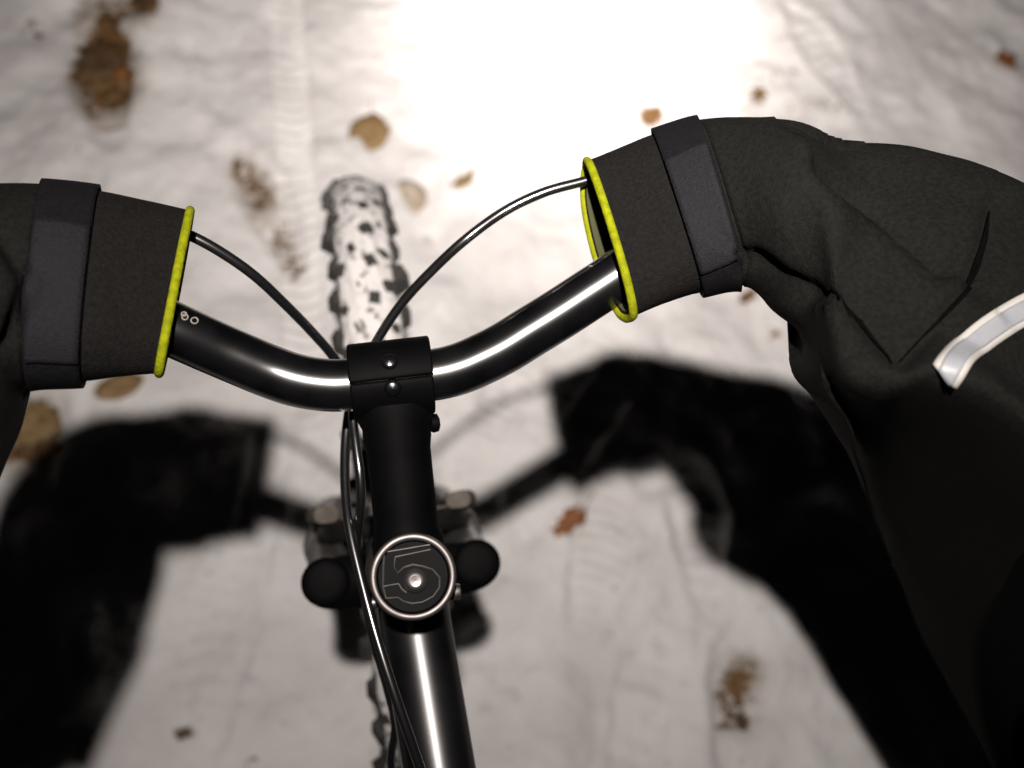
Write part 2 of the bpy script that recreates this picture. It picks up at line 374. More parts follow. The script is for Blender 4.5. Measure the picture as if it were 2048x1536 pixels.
def loop_px(c, rx, ry, n=14): return [(c[0]+rx*math.cos(2*math.pi*k/n), c[1]+ry*math.sin(2*math.pi*k/n)) for k in range(n+1)]
print_stroke('printed_digit', loop_px((370, 634), 6, 5.5), .00035, bar)
print_stroke('printed_digit', loop_px((368, 628), 5, 4), .00035, bar)
print_stroke('printed_digit', loop_px((389, 641), 7, 6), .00035, bar)
print_stroke('printed_tick', [(1172, 529), (1178, 532), (1184, 532)], .00035, bar)

# stem
ST0 = CAPW+EA*.020; ST1 = B_W - nrm(B_W-ST0)*.012
stem = tube('stem', crv([ST0, ST0+(ST1-ST0)*.3, ST0+(ST1-ST0)*.7, ST1], 14), np.array([[.0165, .0175]]*4+[[.0152, .0155]]*6+[[.016, .0165]]*2+[[.0165, .019]]*2), M_STEM, bike, 28, up=-EA)
lathe('steerer_clamp', CAPW, EA, [(.0165, .0012), (.0190, .0022), (.0196, .004), (.0196, .038), (.0185, .040)], M_STEM, stem, 40)
sd = nrm(ST1-ST0); EB = nrm(Pr[0]-Pl[0]); sn = nrm(np.cross(sd, EB)); sn = sn if sn[2] > 0 else -sn
# bar clamp: split cylinder round the bar with a face plate
def arc_clamp(name, a0, a1, r0_, r1_, half, parent, material):
    vs, fs = [], []; n = 18
    for i in range(n+1):
        a = a0+(a1-a0)*i/n; d = sd*math.cos(a)+sn*math.sin(a)
        for r_ in (r0_, r1_):
            for s in (-1, 1): vs.append(B_W+d*r_+EB*s*half)
    for i in range(n):
        k = i*4
        fs += [(k+2, k+6, k+7, k+3), (k, k+1, k+5, k+4), (k, k+4, k+6, k+2), (k+1, k+3, k+7, k+5)]
    fs += [(0, 2, 3, 1), (n*4, n*4+1, n*4+3, n*4+2)]
    o = obj(name, vs, fs, material, parent); bevel(o, .0012, 3, 40); md = o.modifiers.new('e', 'EDGE_SPLIT'); md.split_angle = R(50); return o
arc_clamp('bar_clamp', R(91), R(269), .0129, .0191, .0195, stem, M_STEM)
arc_clamp('face_plate', R(-89), R(89), .0129, .0190, .0198, stem, M_STEM)
for bp_, rr_ in (((778, 716), .0185), ((786, 779), .0185)):
    c = at(bp_, (B_W-CAM)@c_f-.0205); n_ = c-B_W; n_ = nrm(n_-EB*(n_@EB))
    lathe('clamp_bolt', B_W+EB*((c-B_W)@EB)+n_*rr_, n_, [(.0040, -.002), (.0040, .0006), (.0036, .0014), (.0024, .0020), (.0, .0023)], M_PAINT, stem, 20, split=70)
lathe('pinch_bolt', CAPW+EA*.027-EF*.012+EX*.0, -EX, [(.0, -.0235), (.0035, -.0235), (.004, -.0225), (.004, -.018), (.0028, -.0175), (.0028, .020)], M_STEEL, stem, 14)
# hanger lug at the root of the bar clamp
lathe('clamp_lug', B_W-sd*.024+EB*.0165-sn*.006, EB, [(.0, 0), (.004, 0), (.0048, .0012), (.0044, .004), (.002, .005)], M_STEM, stem, 14)

# top cap with its ring, bolt and emblem
cap = lathe('top_cap', CAPW, -EA, [(.019, -.003), (.0193, -.001), (.0193, .0012), (.0186, .0030), (.0168, .0033), (.0160, .0024), (.006, .0022), (.0, .0022)], M_CAPTOP, bike, 56)
vs, fs = [], []
for i in range(64):
    a = 2*math.pi*i/64; d = EX*math.cos(a)+EF*math.sin(a)
    for k in range(8):
        b_ = 2*math.pi*k/8; vs.append(CAPW-EA*(.0024+.0012*math.sin(b_))+d*(.0184+.0018*math.cos(b_)))
for i in range(64):
    for k in range(8): fs.append((i*8+k, ((i+1) % 64)*8+k, ((i+1) % 64)*8+(k+1) % 8, i*8+(k+1) % 8))
obj('ring', vs, fs, M_SILVER, cap)
lathe('cap_bolt', CAPW-EA*.002+EX*.0008-EF*.002, -EA, [(.0056, 0), (.0056, .0014), (.0048, .0032), (.0034, .0043), (.0027, .0045), (.0026, .0030), (.0, .0026)], M_STEEL, cap, 28, split=60)
def capp(cx, cy, h=.0026): s = .0000325; return CAPW-EA*h+EX*(cx-915)*s-EF*(cy-810)*s
emb = [(545, 415), (1225, 385), (1200, 455), (690, 500), (655, 640), (700, 735), (800, 665), (930, 640), (1060, 680), (1200, 745), (1290, 870), (1275, 1010), (1170, 1125), (1010, 1185), (860, 1185), (745, 1140), (670, 1075), (500, 1065), (478, 890), (510, 640), (545, 415)]
tube('emblem_numeral_outline', [capp(*p) for p in emb], .00050, M_STEEL, cap, 6)
tube('emblem_numeral_outline', [capp(*p) for p in [(478, 890), (600, 882), (700, 880), (740, 960), (800, 1020)]], .00045, M_STEEL, cap, 6)

# headset, head tube, frame
lathe('headset_spacer', CAPW+EA*.0402, EA, [(.0168, 0), (.0172, .0004), (.0172, .0096), (.0168, .010)], M_STEEL, bike, 32)
ht = lathe('head_tube', CAPW+EA*.0506, EA, [(.018, 0), (.0225, .003), (.0225, .010), (.0195, .014), (.0195, .104), (.0225, .108), (.0225, .118), (.018, .122)], M_FRAME, bike, 32)
TT0 = RT(axp(.088)+np.array([0, -.012, 0])); TT1 = RT((0, -.645, .822))
top_tube = tube('top_tube', crv([TT0, TT0+(TT1-TT0)*.33, TT0+(TT1-TT0)*.66, TT1], 16), np.linspace(.0192, .0165, 16), M_TUBE, bike, 40)
BB = RT((0, -.495, .315)); SEAT = RT((0, -.662, .865)); RA = RT((0, -.925, RW))
tube('down_tube', [RT(axp(.148)+np.array([0, -.012, 0])), BB], .021, M_FRAME, bike, 24)
tube('seat_tube', [BB, SEAT], .0165, M_FRAME, bike, 20)
tube('seat_post', [SEAT+(SEAT-BB)*.0, RT((0, -.69, .955))], .0135, M_STEEL, bike, 16)
for s in (-1, 1):
    tube('chain_stay', [BB+RV((s*.03, 0, 0)), BB+RV((s*.05, -.15, .01)), RA+RV((s*.066, 0, 0))], .0095, M_FRAME, bike, 12)
    tube('seat_stay', [RT((s*.012, -.65, .82)), RT((s*.045, -.72, .67)), RA+RV((s*.066, 0, 0))], .008, M_FRAME, bike, 12)
# saddle
vs, fs = [], []
prof = [(-.125, .012, .02), (-.11, .02, .026), (-.03, .028, .03), (.05, .055, .032), (.11, .072, .034), (.135, .06, .026), (.142, .03, .018)]
for (dy, hw_, hh) in prof:
    for k in range(14):
        a = 2*math.pi*k/14; vs.append(RT((hw_*math.cos(a), -.69-dy, .975+hh*max(math.sin(a), -.45))))
for i in range(len(prof)-1):
    for k in range(14): fs.append((i*14+k, i*14+(k+1) % 14, (i+1)*14+(k+1) % 14, (i+1)*14+k))
fs += [tuple(range(13, -1, -1)), tuple(range((len(prof)-1)*14, len(prof)*14))]
obj('saddle', vs, fs, M_SADDLE, bike)
# cranks and pedals
crk = lathe('chainring', BB+RV((.046, 0, 0)), RV((1, 0, 0)), [(.062, 0), (.068, 0), (.071, .0015), (.068, .003), (.062, .003)], M_STEEL, bike, 48, closed=True)
tube('bottom_bracket', [BB+RV((-.06, 0, 0)), BB+RV((.06, 0, 0))], .018, M_STEEL, bike, 18)
for s in (-1, 1):
    e = BB+RV((s*.07, s*.17*.96, -s*.17*.28)); ca_ = tube('crank_arm', [BB+RV((s*.062, 0, 0)), e], [(.013, .008), (.011, .007)], M_STEEL, bike, 12)
    v, f = box_data(e+RV((s*.055, 0, 0)), RV((1, 0, 0)), RV((0, 1, 0)), RV((0, 0, 1)), .048, .045, .010); bevel(obj('pedal', v, f, M_PLASTIC, ca_, smooth=False), .006)
# chain run
n_ = 40; pts = [BB+RV((.048, .07*math.cos(a), .07*math.sin(a))) for a in np.linspace(-math.pi/2, math.pi/2, n_//2)]+[RA+RV((.048, .045*math.cos(a), .045*math.sin(a))) for a in np.linspace(math.pi/2, 3*math.pi/2, n_//2)]
tube('chain', pts+[pts[0]], .003, M_STEEL, bike, 6, caps=False)

# wheels
AXL = axp((CAPL[2]-RW)/math.cos(S_))+np.array([0, .045, 0]); AXL[2] = RW
TR = .029                                          # tyre half width
def torus(name, C, e1, e2, ex, Rm, prof, material, parent, n=120, fn=None):
    vs, fs = [], []; k = len(prof)
    for i in range(n):
        a = 2*math.pi*i/n; d = e1*math.cos(a)+e2*math.sin(a)
        for j, (x, r_) in enumerate(prof):
            if fn: x, r_ = fn(a, j, x, r_)
            vs.append(C+d*(Rm+r_)+ex*x)
    for i in range(n):
        for j in range(k): fs.append((i*k+j, i*k+(j+1) % k, ((i+1) % n)*k+(j+1) % k, ((i+1) % n)*k+j))
    return obj(name, vs, fs, material, parent)
def circ(r_, n, sx_=1, sr=1): return [(r_*sx_*math.cos(2*math.pi*k/n), r_*sr*math.sin(2*math.pi*k/n)) for k in range(n)]
knob_v, knob_f = box_data((0, 0, 0), np.array([1., 0, 0]), np.array([0, 1., 0]), np.array([0, 0, 1.]), .5, .5, .5)
knob_v = [v*(np.array([.82, .82, 1]) if v[2] > 0 else 1) for v in knob_v]
kme = bpy.data.meshes.new('knob'); kme.from_pydata([tuple(v) for v in knob_v], [], knob_f); kme.materials.append(M_RUBBER); kme.update()
def wheel(C, TV, front):
    e1, e2, ex = TV((0, 0, 1)), TV((0, 1, 0)), TV((1, 0, 0))
    Rm = RW-.0335
    t = torus('front_tyre' if front else 'rear_tyre', C, e1, e2, ex, Rm, circ(TR-.002, 20, 1, 1.0), M_SIDEWALL, bike, 140)
    rim = torus('rim', C, e1, e2, ex, Rm-.036, [(-.012, .012), (-.013, 0), (-.008, -.012), (.008, -.012), (.013, 0), (.012, .012)], M_FRAME, bike, 90)
    hub = lathe('hub', C-ex*.05, ex, [(.006, -.005), (.006, .0), (.02, .012), (.02, .016), (.012, .022), (.012, .078), (.02, .084), (.02, .088), (.006, .1), (.006, .105)], M_STEEL, bike, 20)
    sp_v, sp_f = tube_data([(0, 0, 0), (0, 0, 1)], .001, 5)
    sme = bpy.data.meshes.new('spoke'); sme.from_pydata([tuple(map(float, v)) for v in sp_v], [], sp_f); sme.materials.append(M_STEEL); sme.update()
    for i in range(28):
        a = 2*math.pi*i/28; b_ = a+(.5 if (i//2) % 2 else -.5); s = 1 if i % 2 else -1
        p0 = C+ex*s*.032+(e1*math.cos(b_)+e2*math.sin(b_))*.019; p1 = C+(e1*math.cos(a)+e2*math.sin(a))*(Rm-.046)
        o = bpy.data.objects.new('spoke', sme); COL.objects.link(o); o.parent = hub
        d = Vector(p1-p0); o.matrix_world = Matrix.Translation(Vector(p0)) @ d.to_track_quat('Z', 'Y').to_matrix().to_4x4() @ Matrix.Diagonal((1, 1, d.length, 1))
    # snow packed over the tread
    rr = random.Random(3)
    def sn_fn(a, j, x, r_):
        q = mnoise.noise(Vector((math.cos(a)*9, math.sin(a)*9, j*.55)))*.0018+mnoise.noise(Vector((math.cos(a)*30, math.sin(a)*30, j*.9+7)))*.0014
        ph = math.atan2(r_, x); k = (TR+.0016+q*1.6)
        return k*math.cos(ph)*.97, k*math.sin(ph)
    sprof = [(math.cos(a), math.sin(a)) for a in np.linspace(R(34), R(146), 22)]+[(math.cos(a)*.6, math.sin(a)*.6) for a in np.linspace(R(144), R(36), 6)]
    def sn2(a, j, x, r_):
        if j < 22: return sn_fn(a, j, x, r_)
        return x*TR, r_*TR
    torus('packed_snow', C, e1, e2, ex, Rm, sprof, M_TYRESNOW, t, 260, sn2)
    rows = 50; extra_v, extra_f = [], []
    for i in range(rows):
        a0 = 2*math.pi*i/rows
        for j, (ph, sx_, sy, hz, da) in enumerate([(R(24), .015, .019, .0088, 0), (R(54), .010, .012, .0056, .5), (R(82), .009, .013, .0060, 0.15), (R(110), .009, .012, .0060, .6), (R(134), .010, .012, .0058, .1), (R(156), .015, .019, .0088, .5)]):
            a = a0+da*2*math.pi/rows; d = e1*math.cos(a)+e2*math.sin(a); tn = -e1*math.sin(a)+e2*math.cos(a)
            up = nrm(d*math.sin(ph)+ex*math.cos(ph)); wx = np.cross(tn, up)
            tw = rr.uniform(-.45, .45); wx, tn = wx*math.cos(tw)+tn*math.sin(tw), tn*math.cos(tw)-wx*math.sin(tw); sx_ *= rr.uniform(.75, 1.3); sy *= rr.uniform(.75, 1.25)
            hz2 = hz+rr.uniform(-.0030, .0026); c = C+d*Rm+up*(TR-.003+hz2/2)
            visible = front and math.cos(a) > .2 and math.sin(a) > -.15
            M4 = Matrix(((wx[0]*sx_, tn[0]*sy, up[0]*hz2, c[0]), (wx[1]*sx_, tn[1]*sy, up[1]*hz2, c[1]), (wx[2]*sx_, tn[2]*sy, up[2]*hz2, c[2]), (0, 0, 0, 1)))
            if visible:
                o = bpy.data.objects.new('knob', kme); COL.objects.link(o); o.parent = t; o.matrix_world = M4
            else:
                k0 = len(extra_v); extra_v += [np.array(M4 @ Vector(v)) for v in knob_v]; extra_f += [tuple(q+k0 for q in f) for f in knob_f]
    obj('tread_knobs', extra_v, extra_f, M_RUBBER, t, smooth=False, kind='stuff')
wheel(FT(AXL), FV, True)
wheel(RA, RV, False)

# fork
CR = CAPW+EA*.196-EF*.016
AXW = FT(AXL); fd = AXW-(CR+EF*.02)
vs, fs = [], []; outl = []
for i in range(40):
    a = 2*math.pi*i/40; ca_, sa = math.cos(a), math.sin(a)
    x = .062*math.copysign(abs(ca_)**.55, ca_); y = (.0175+.0045*abs(ca_)**2)*math.copysign(abs(sa)**.8, sa); outl.append((x, y))
for h in (-.004, .0, .022, .026):
    k = .90 if h in (-.004, .026) else 1
    for x, y in outl: vs.append(CR+EX*x*(1-(1-k)*.35)+EF*(y*k+.004)+EA*(h-.006))
for l in range(3):
    for i in range(40): fs.append((l*40+i, l*40+(i+1) % 40, (l+1)*40+(i+1) % 40, (l+1)*40+i))
fs += [tuple(range(39, -1, -1)), tuple(range(120, 160))]
fork = obj('fork_crown', vs, fs, M_STEM, bike)
EAf = nrm(EA)
for s in (-1, 1):
    top = CR+EX*s*.049+EF*.006; btm = AXW+EX*s*.056-EF*.006
    lathe('stanchion_cap', top-EA*.0095, -EA, [(.0158, -.006), (.0158, .000), (.0150, .0018), (.0128, .0032), (.008, .0038), (.0, .004)], M_STEM, fork, 28)
    tube('stanchion', [top+EA*.015, top+(btm-top)*.38], .0150, M_STEEL, fork, 20)
    lg = tube('fork_lower', [top+(btm-top)*.33, top+(btm-top)*.36, top+(btm-top)*.6, top+(btm-top)*.9, btm], [.0205, .0215, .0205, .019, .016], M_FRAME, bike, 22)
    # brake arm standing up from its boss in front of the leg
    p0 = top+(btm-top)*.36+EF*.020
    pts = [p0+EA*.02, p0-EA*.025+EX*s*.003+EF*.004, p0-EA*.075+EX*s*.002+EF*.006, p0-EA*.105-EX*s*.004+EF*.006]
    ba = tube('brake_arm', crv(pts, 10), np.linspace(1, .72, 10)[:, None]*np.array([[.0085, .0125]]), M_ARM, bike, 14, up=EF, sq=.7)
    lathe('arm_pivot_bolt', p0+EA*.012, EF, [(.0, .012), (.005, .012), (.005, .004), (.009, .003), (.009, -.02)], M_STEEL, ba, 16)
    v, f = box_data(p0-EA*.012-EX*s*.020-EF*.004, EX, EF, EA, .005, .030, .006); bevel(obj('brake_pad', v, f, M_RUBBER, ba, smooth=False), .002)
ar = [CR+EX*.054+EF*.030+EA*.115, CR+EX*.048+EF*.036+EA*.075, CR+EX*.022+EF*.036+EA*.052, CR+EF*.036+EA*.047, CR-EX*.022+EF*.036+EA*.052, CR-EX*.048+EF*.036+EA*.075, CR-EX*.054+EF*.030+EA*.115]
tube('fork_arch', crv(ar, 24), [(.009, .006)]*24, M_FRAME, fork, 12, up=EF)

# cables
def px_curve(pts, n=40): return crv([at(p[:2], p[2]) for p in pts], n)
tube('brake_cable', px_curve([(280, 450, .470), (330, 456, .473), (378, 470, .476), (440, 503, .482), (510, 552, .492), (575, 613, .508), (628, 668, .524), (668, 715, .537), (700, 768, .548), (728, 840, .560), (760, 930, .585), (790, 1010, .63), (805, 1060, .58)], 70), .0026, M_CABLE, bike, 14)
tube('rear_brake_cable', px_curve([(1300, 325, .509), (1235, 341, .509), (1170, 362, .508), (1090, 384, .507), (1010, 422, .507), (930, 480, .505), (860, 545, .512), (805, 605, .519), (762, 668, .524), (726, 735, .528), (703, 800, .528), (692, 870, .524), (690, 960, .514), (698, 1050, .503), (720, 1150, .495), (752, 1270, .487), (790, 1390, .483), (828, 1500, .485), (862, 1600, .49), (900, 1720, .497)], 110), .0025, M_CABLE, bike, 14)
# shift cable running close beside the stem
tube('shift_cable', px_curve([(712, 770, .505), (706, 830, .505), (712, 890, .50), (720, 950, .497), (722, 1010, .50), (716, 1070, .51), (722, 1150, .53), (745, 1270, .55), (775, 1380, .56), (790, 1450, .565), (782, 1520, .575), (790, 1600, .59)], 60), .0024, M_CABLE, bike, 12)
# cable stops on the top tube
def on_tube(t, px_side, h):
    c = TT0+(TT1-TT0)*t; T = nrm(TT1-TT0); n1 = nrm((CAM-c)-T*((CAM-c)@T)); n2 = np.cross(T, n1); n2 = n2 if n2@c_r > 0 else -n2
    return c, T, nrm(n1*math.cos(px_side)+n2*math.sin(px_side))
for t, sd_ in ((.33, R(-35)), (.335, R(25))):
    c, T, n1 = on_tube(t, sd_, 0); v, f = tube_data([c+n1*.020-T*.008, c+n1*.020+T*.010], .0046, 12); obj('cable_stop', v, f, M_FRAME, top_tube)

# ------------------------------------------------------------------ bar mitts
KEYS = [R(a) for a in (0, 30, 60, 90, 120, 150, 180, 225, 270, 315)]
class Loft:
    """a skin through ten key points per section; a section is an ellipse or a wedge with a ridge"""
    def __init__(s, secs, wr_seed=0, wr_from=3.0):
        s.n = len(secs); C = []; raw = []
        for sec in secs: C.append((at(sec[0], sec[2])+at(sec[1], sec[3]))/2)
        s.C = np.array(C); K = []
        for i, sec in enumerate(secs):
            T = at(sec[0], sec[2]); B = at(sec[1], sec[3]); c0 = (T+B)/2; M = (T-B)/2; hm = np.linalg.norm(M); mu = M/hm
            D = s.C[min(i+1, s.n-1)]-s.C[max(i-1, 0)]; N = nrm(np.cross(D, mu))
            if N@(CAM-c0) < 0: N = -N
            mi, e = sec[4], sec[5]; row = []
            for a in KEYS:
                c, k = math.cos(a), math.sin(a); row.append(c0+mu*hm*math.copysign(abs(c)**e, c)+N*mi*math.copysign(abs(k)**e, k))
            if len(sec) > 6:
                Rg = at(sec[6][:2], sec[6][2]); up = nrm(CAM-Rg)
                for q, t in ((1, .22), (2, .5), (3, .8)): row[q] = T+(Rg-T)*t+up*.013*math.sin(math.pi*t)**.8
                row[4] = Rg; row[5] = (Rg+B)/2+c_f*(.20*np.linalg.norm(B-Rg))
                row[6] = B
            K.append(row)
        s.K = np.array(K); s.seed = wr_seed; s.wf = wr_from; s.creases = []; s.skew = 0.
    def _i(s, A, q):
        i = min(max(int(math.floor(q)), 0), s.n-2); t = q-i; p1 = A[i]; p2 = A[i+1]; p0 = A[i-1] if i > 0 else 2*p1-p2; p3 = A[i+2] if i+2 < s.n else 2*p2-p1
        return .5*((2*p1)+(-p0+p2)*t+(2*p0-5*p1+4*p2-p3)*t*t+(-p0+3*p1-3*p2+p3)*t**3)
    def base(s, q, th):
        th = th % (2*math.pi); row = s._i(s.K, q); n = 10
        i = max(k for k in range(n) if KEYS[k] <= th+1e-9); t = (th-KEYS[i])/((KEYS[i+1] if i+1 < n else 2*math.pi)-KEYS[i])
        p0, p1, p2, p3 = row[i-1], row[i], row[(i+1) % n], row[(i+2) % n]
        return .5*((2*p1)+(-p0+p2)*t+(2*p0-5*p1+4*p2-p3)*t*t+(-p0+3*p1-3*p2+p3)*t**3)
    def pt(s, q, th, off=0., wr=True):
        q -= s.skew*max(0., -math.sin(th))*max(0., 1-q)
        p = s.base(q, th); du = s.base(q, th+.04)-s.base(q, th-.04); dv = s.base(min(q+.04, s.n-1), th)-s.base(q-.04, th)
        nr = nrm(np.cross(du, dv)); o = p-s._i(s.C, q)
        if nr@o < 0: nr = -nr
        p = p+nr*off
        if wr:
            a = min(max((q-s.wf)/2.0, 0), 1)
            v = Vector(p)*22+Vector((s.seed, 0, 0)); w1 = mnoise.noise(v); w2 = mnoise.noise(v*2.3+Vector((5, 3, 1)))
            h = a*(.0022*w1+.0006*w2)+(1-a)*.0012*w1
            if s.creases and nr@(CAM-p) > 0:
                px = proj(p)
                for path, wd, dep, step in s.creases:
                    best = 1e9; sd_ = 0
                    for i in range(len(path)-1):
                        A = np.array(path[i], float); d = np.array(path[i+1], float)-A; L = d@d; t = min(max(((px-A)@d)/L, 0), 1); r = px-A-d*t; q_ = math.hypot(*r)
                        if q_ < best: best = q_; sd_ = math.copysign(1, d[0]*r[1]-d[1]*r[0])
                    x = sd_*best/wd
                    h += -dep*math.exp(-(x*x)**1.4) + step*(1+math.tanh(x) if step < 0 else math.tanh(x))*math.exp(-(best/(wd*3.5))**2)
            p = p+nr*h
        return p
    def tube(s, name, q0, q1, nq, nt_, material, parent, off=0., th0=0, th1=2*math.pi, wr=True, thick=.0018):
        full = th1-th0 > 6.2; vs, fs = [], []; m_ = nt_ if full else nt_+1
        for i in range(nq+1):
            q = q0+(q1-q0)*i/nq
            for j in range(m_): vs.append(s.pt(q, th0+(th1-th0)*j/nt_, off, wr))
        for i in range(nq):
            for j in range(nt_):
                a, b_ = i*m_+j, i*m_+(j+1) % m_; fs.append((a, b_, b_+m_, a+m_))
        o = obj(name, vs, fs, material, parent)
        if thick:
            so = o.modifiers.new('cloth', 'SOLIDIFY'); so.thickness = thick; so.offset = -1
        return o
def fix_normals(o):
    bm = bmesh.new(); bm.from_mesh(o.data); bmesh.ops.recalc_face_normals(bm, faces=bm.faces); bm.to_mesh(o.data); bm.free()
def mitt(label, secs, strap_q, seed, creases, stripe=None, seam=None, skew=0.):
    Lf = Loft(secs, seed); Lf.creases = creases; Lf.skew = skew
    base = Lf.C[0]; root = thing('bar_mitt', label, 'mitt', tuple(base), 'mitts over the handlebar grips')
    inv = -base
    parts = []
    parts.append(Lf.tube('cuff', 0, 3.05, 30, 72, M_CUFF, root, thick=.003))
    parts.append(Lf.tube('shell', 3.0, Lf.n-1, 84, 84, M_SHELL, root, off=.0004, thick=.0015))
    bind = tube('lime_binding', [Lf.pt(.0, th) for th in np.linspace(0, 2*math.pi, 60)], .0021, M_LIME, root, 10, caps=False); parts.append(bind)
    ln = Lf.tube('lining', .02, 1.2, 8, 60, M_LINING, root, off=-.0036, thick=0); parts.append(ln)
    st = Lf.tube('strap', strap_q[0], strap_q[1], 12, 90, M_STRAP, root, off=.0030, thick=.0016); parts.append(st)
    pa = Lf.tube('strap_end', strap_q[0]+.03, strap_q[1]-.03, 8, 30, M_PATCH, st, off=.0046, th0=R(78), th1=R(158), thick=.0014); parts.append(pa)
    if stripe:
        Q = [(q, th) for q in np.linspace(3.6, 10.6, 70) for th in np.linspace(R(6), R(150), 44)]
        PP = np.array([proj(Lf.pt(q, th, .001, False)) for q, th in Q]); QA = np.array(Q)
        def inv_map(p):
            x = QA[np.argmin(np.hypot(PP[:, 0]-p[0], PP[:, 1]-p[1]))].copy()
            for _ in range(3):
                f0 = proj(Lf.pt(x[0], x[1], .001, False)); J = np.stack([(proj(Lf.pt(x[0]+.02, x[1], .001, False))-f0)/.02, (proj(Lf.pt(x[0], x[1]+.01, .001, False))-f0)/.01], 1)
                if abs(np.linalg.det(J)) < 50: break
                x += np.clip(np.linalg.solve(J, p-f0), -.15, .15)
            return x
        def band(name, path, hw_px, material, par, off, th_=.0012, nc=7, n=46):
            cen = crv(path, n); tg = np.gradient(cen, axis=0); tg /= np.linalg.norm(tg, axis=1)[:, None]; nn = np.stack([-tg[:, 1], tg[:, 0]], 1)
            vs, fs = [], []; hw_ = np.interp(np.linspace(0, 1, n), np.linspace(0, 1, len(hw_px)), hw_px)
            for i in range(n):
                for k in range(nc):
                    q, th = inv_map(cen[i]+nn[i]*hw_[i]*(2*k/(nc-1)-1)); vs.append(Lf.pt(q, th, off))
            for i in range(n-1):
                for k in range(nc-1): fs.append((i*nc+k, i*nc+k+1, (i+1)*nc+k+1, (i+1)*nc+k))
            o = obj(name, vs, fs, material, par); so = o.modifiers.new('t', 'SOLIDIFY'); so.thickness = th_; so.offset = 0; parts.append(o); return o
        bnd = band('reflective_stripe', stripe, [30, 30], M_TAPEEDGE, root, .0024); band('stripe_centre', stripe, [18, 18], M_REFLECT, bnd, .0032)
        band('seam', [(1985, 415), (1975, 490), (1945, 565), (1880, 640), (1800, 712)], [1, 5, 6, 5, 4, 2, 1], M_PANEL, root, .0022, .0008, 5)
        band('seam', [(1660, 572), (1700, 612), (1740, 662), (1785, 718)], [1, 4, 4, 3, 1], M_PANEL, root, .0022, .0008, 5)
    if seam:
        for sm in seam:
            parts.append(tube('seam', [Lf.pt(q, th, .0008) for q, th in sm], .0011, M_STRAP, root, 6))
    for o in parts:
        o.data.transform(Matrix.Translation(Vector(inv)))
        if o.name.split('.')[0] not in ('lime_binding', 'seam'): fix_normals(o)
    return root, Lf
# section: front pixel, rear pixel, depth front, depth rear, half thickness, squareness
RS = [((1172, 330), (1268, 634), .510, .472, .0185, .85), ((1240, 310), (1338, 602), .512, .472, .022, .85), ((1312, 289), (1408, 574), .512, .470, .026, .85), ((1400, 268), (1492, 552), .509, .464, .030, .9),
      ((1502, 268), (1566, 604), .502, .454, .036, .95), ((1630, 286), (1618, 656), .494, .445, .036, 1), ((1770, 284), (1645, 770), .487, .435, .045, 1, (1680, 715, .408)), ((1900, 308), (1695, 865), .482, .470, .045, 1, (1760, 775, .402)),
      ((2020, 356), (1742, 1005), .478, .575, .045, 1, (1850, 772, .400)), ((2150, 440), (1792, 1150), .480, .635, .045, 1, (1955, 815, .400)), ((2290, 590), (1865, 1310), .485, .665, .045, 1, (2075, 915, .405)), ((2450, 760), (1955, 1480), .49, .675, .045, 1, (2205, 1075, .41)), ((2620, 960), (2060, 1660), .485, .675, .045, 1, (2345, 1270, .415))]
LS = [((379, 432), (318, 748), .476, .440, .0185, .85), ((292, 417), (236, 752), .471, .432, .023, .85), ((202, 402), (160, 756), .465, .425, .027, .85), ((95, 393), (48, 760), .459, .418, .031, .9),
      ((-5, 398), (16, 805), .452, .408, .036, .95), ((-115, 415), (-22, 872), .458, .398, .041, 1), ((-225, 455), (-55, 975), .452, .388, .046, 1), ((-330, 525), (-85, 1085), .442, .380, .048, 1),
      ((-430, 625), (-135, 1190), .430, .375, .049, 1), ((-530, 750), (-190, 1300), .396, .370, .05, 1), ((-620, 900), (-250, 1420), .385, .362, .05, 1)]
stripe_r = [(1888, 752), (1925, 708), (1975, 665), (2045, 622), (2120, 592), (2190, 575)]
cr_r = [([(1650, 335), (1700, 385), (1760, 428), (1830, 480), (1885, 530)], 30, .011, .008),
        ([(1985, 400), (1975, 480), (1945, 560), (1880, 640), (1800, 715)], 16, .003, .001),
        ([(1700, 615), (1740, 665), (1780, 715)], 16, .003, .002),
        ([(1500, 530), (1550, 568), (1610, 590)], 26, .008, .003)]
cr_l = [([(0, 470), (60, 560), (20, 680), (-60, 760)], 20, .005, .002)]
mitt_r, LR = mitt('black handlebar mitt with lime edge and a curved white reflective stripe', RS, (1.95, 2.95), 3, cr_r, stripe_r, None, .34)
mitt_l, LL = mitt('black handlebar mitt with lime edge and no reflective stripe in sight', LS, (2.0, 3.02), 17, cr_l, None)

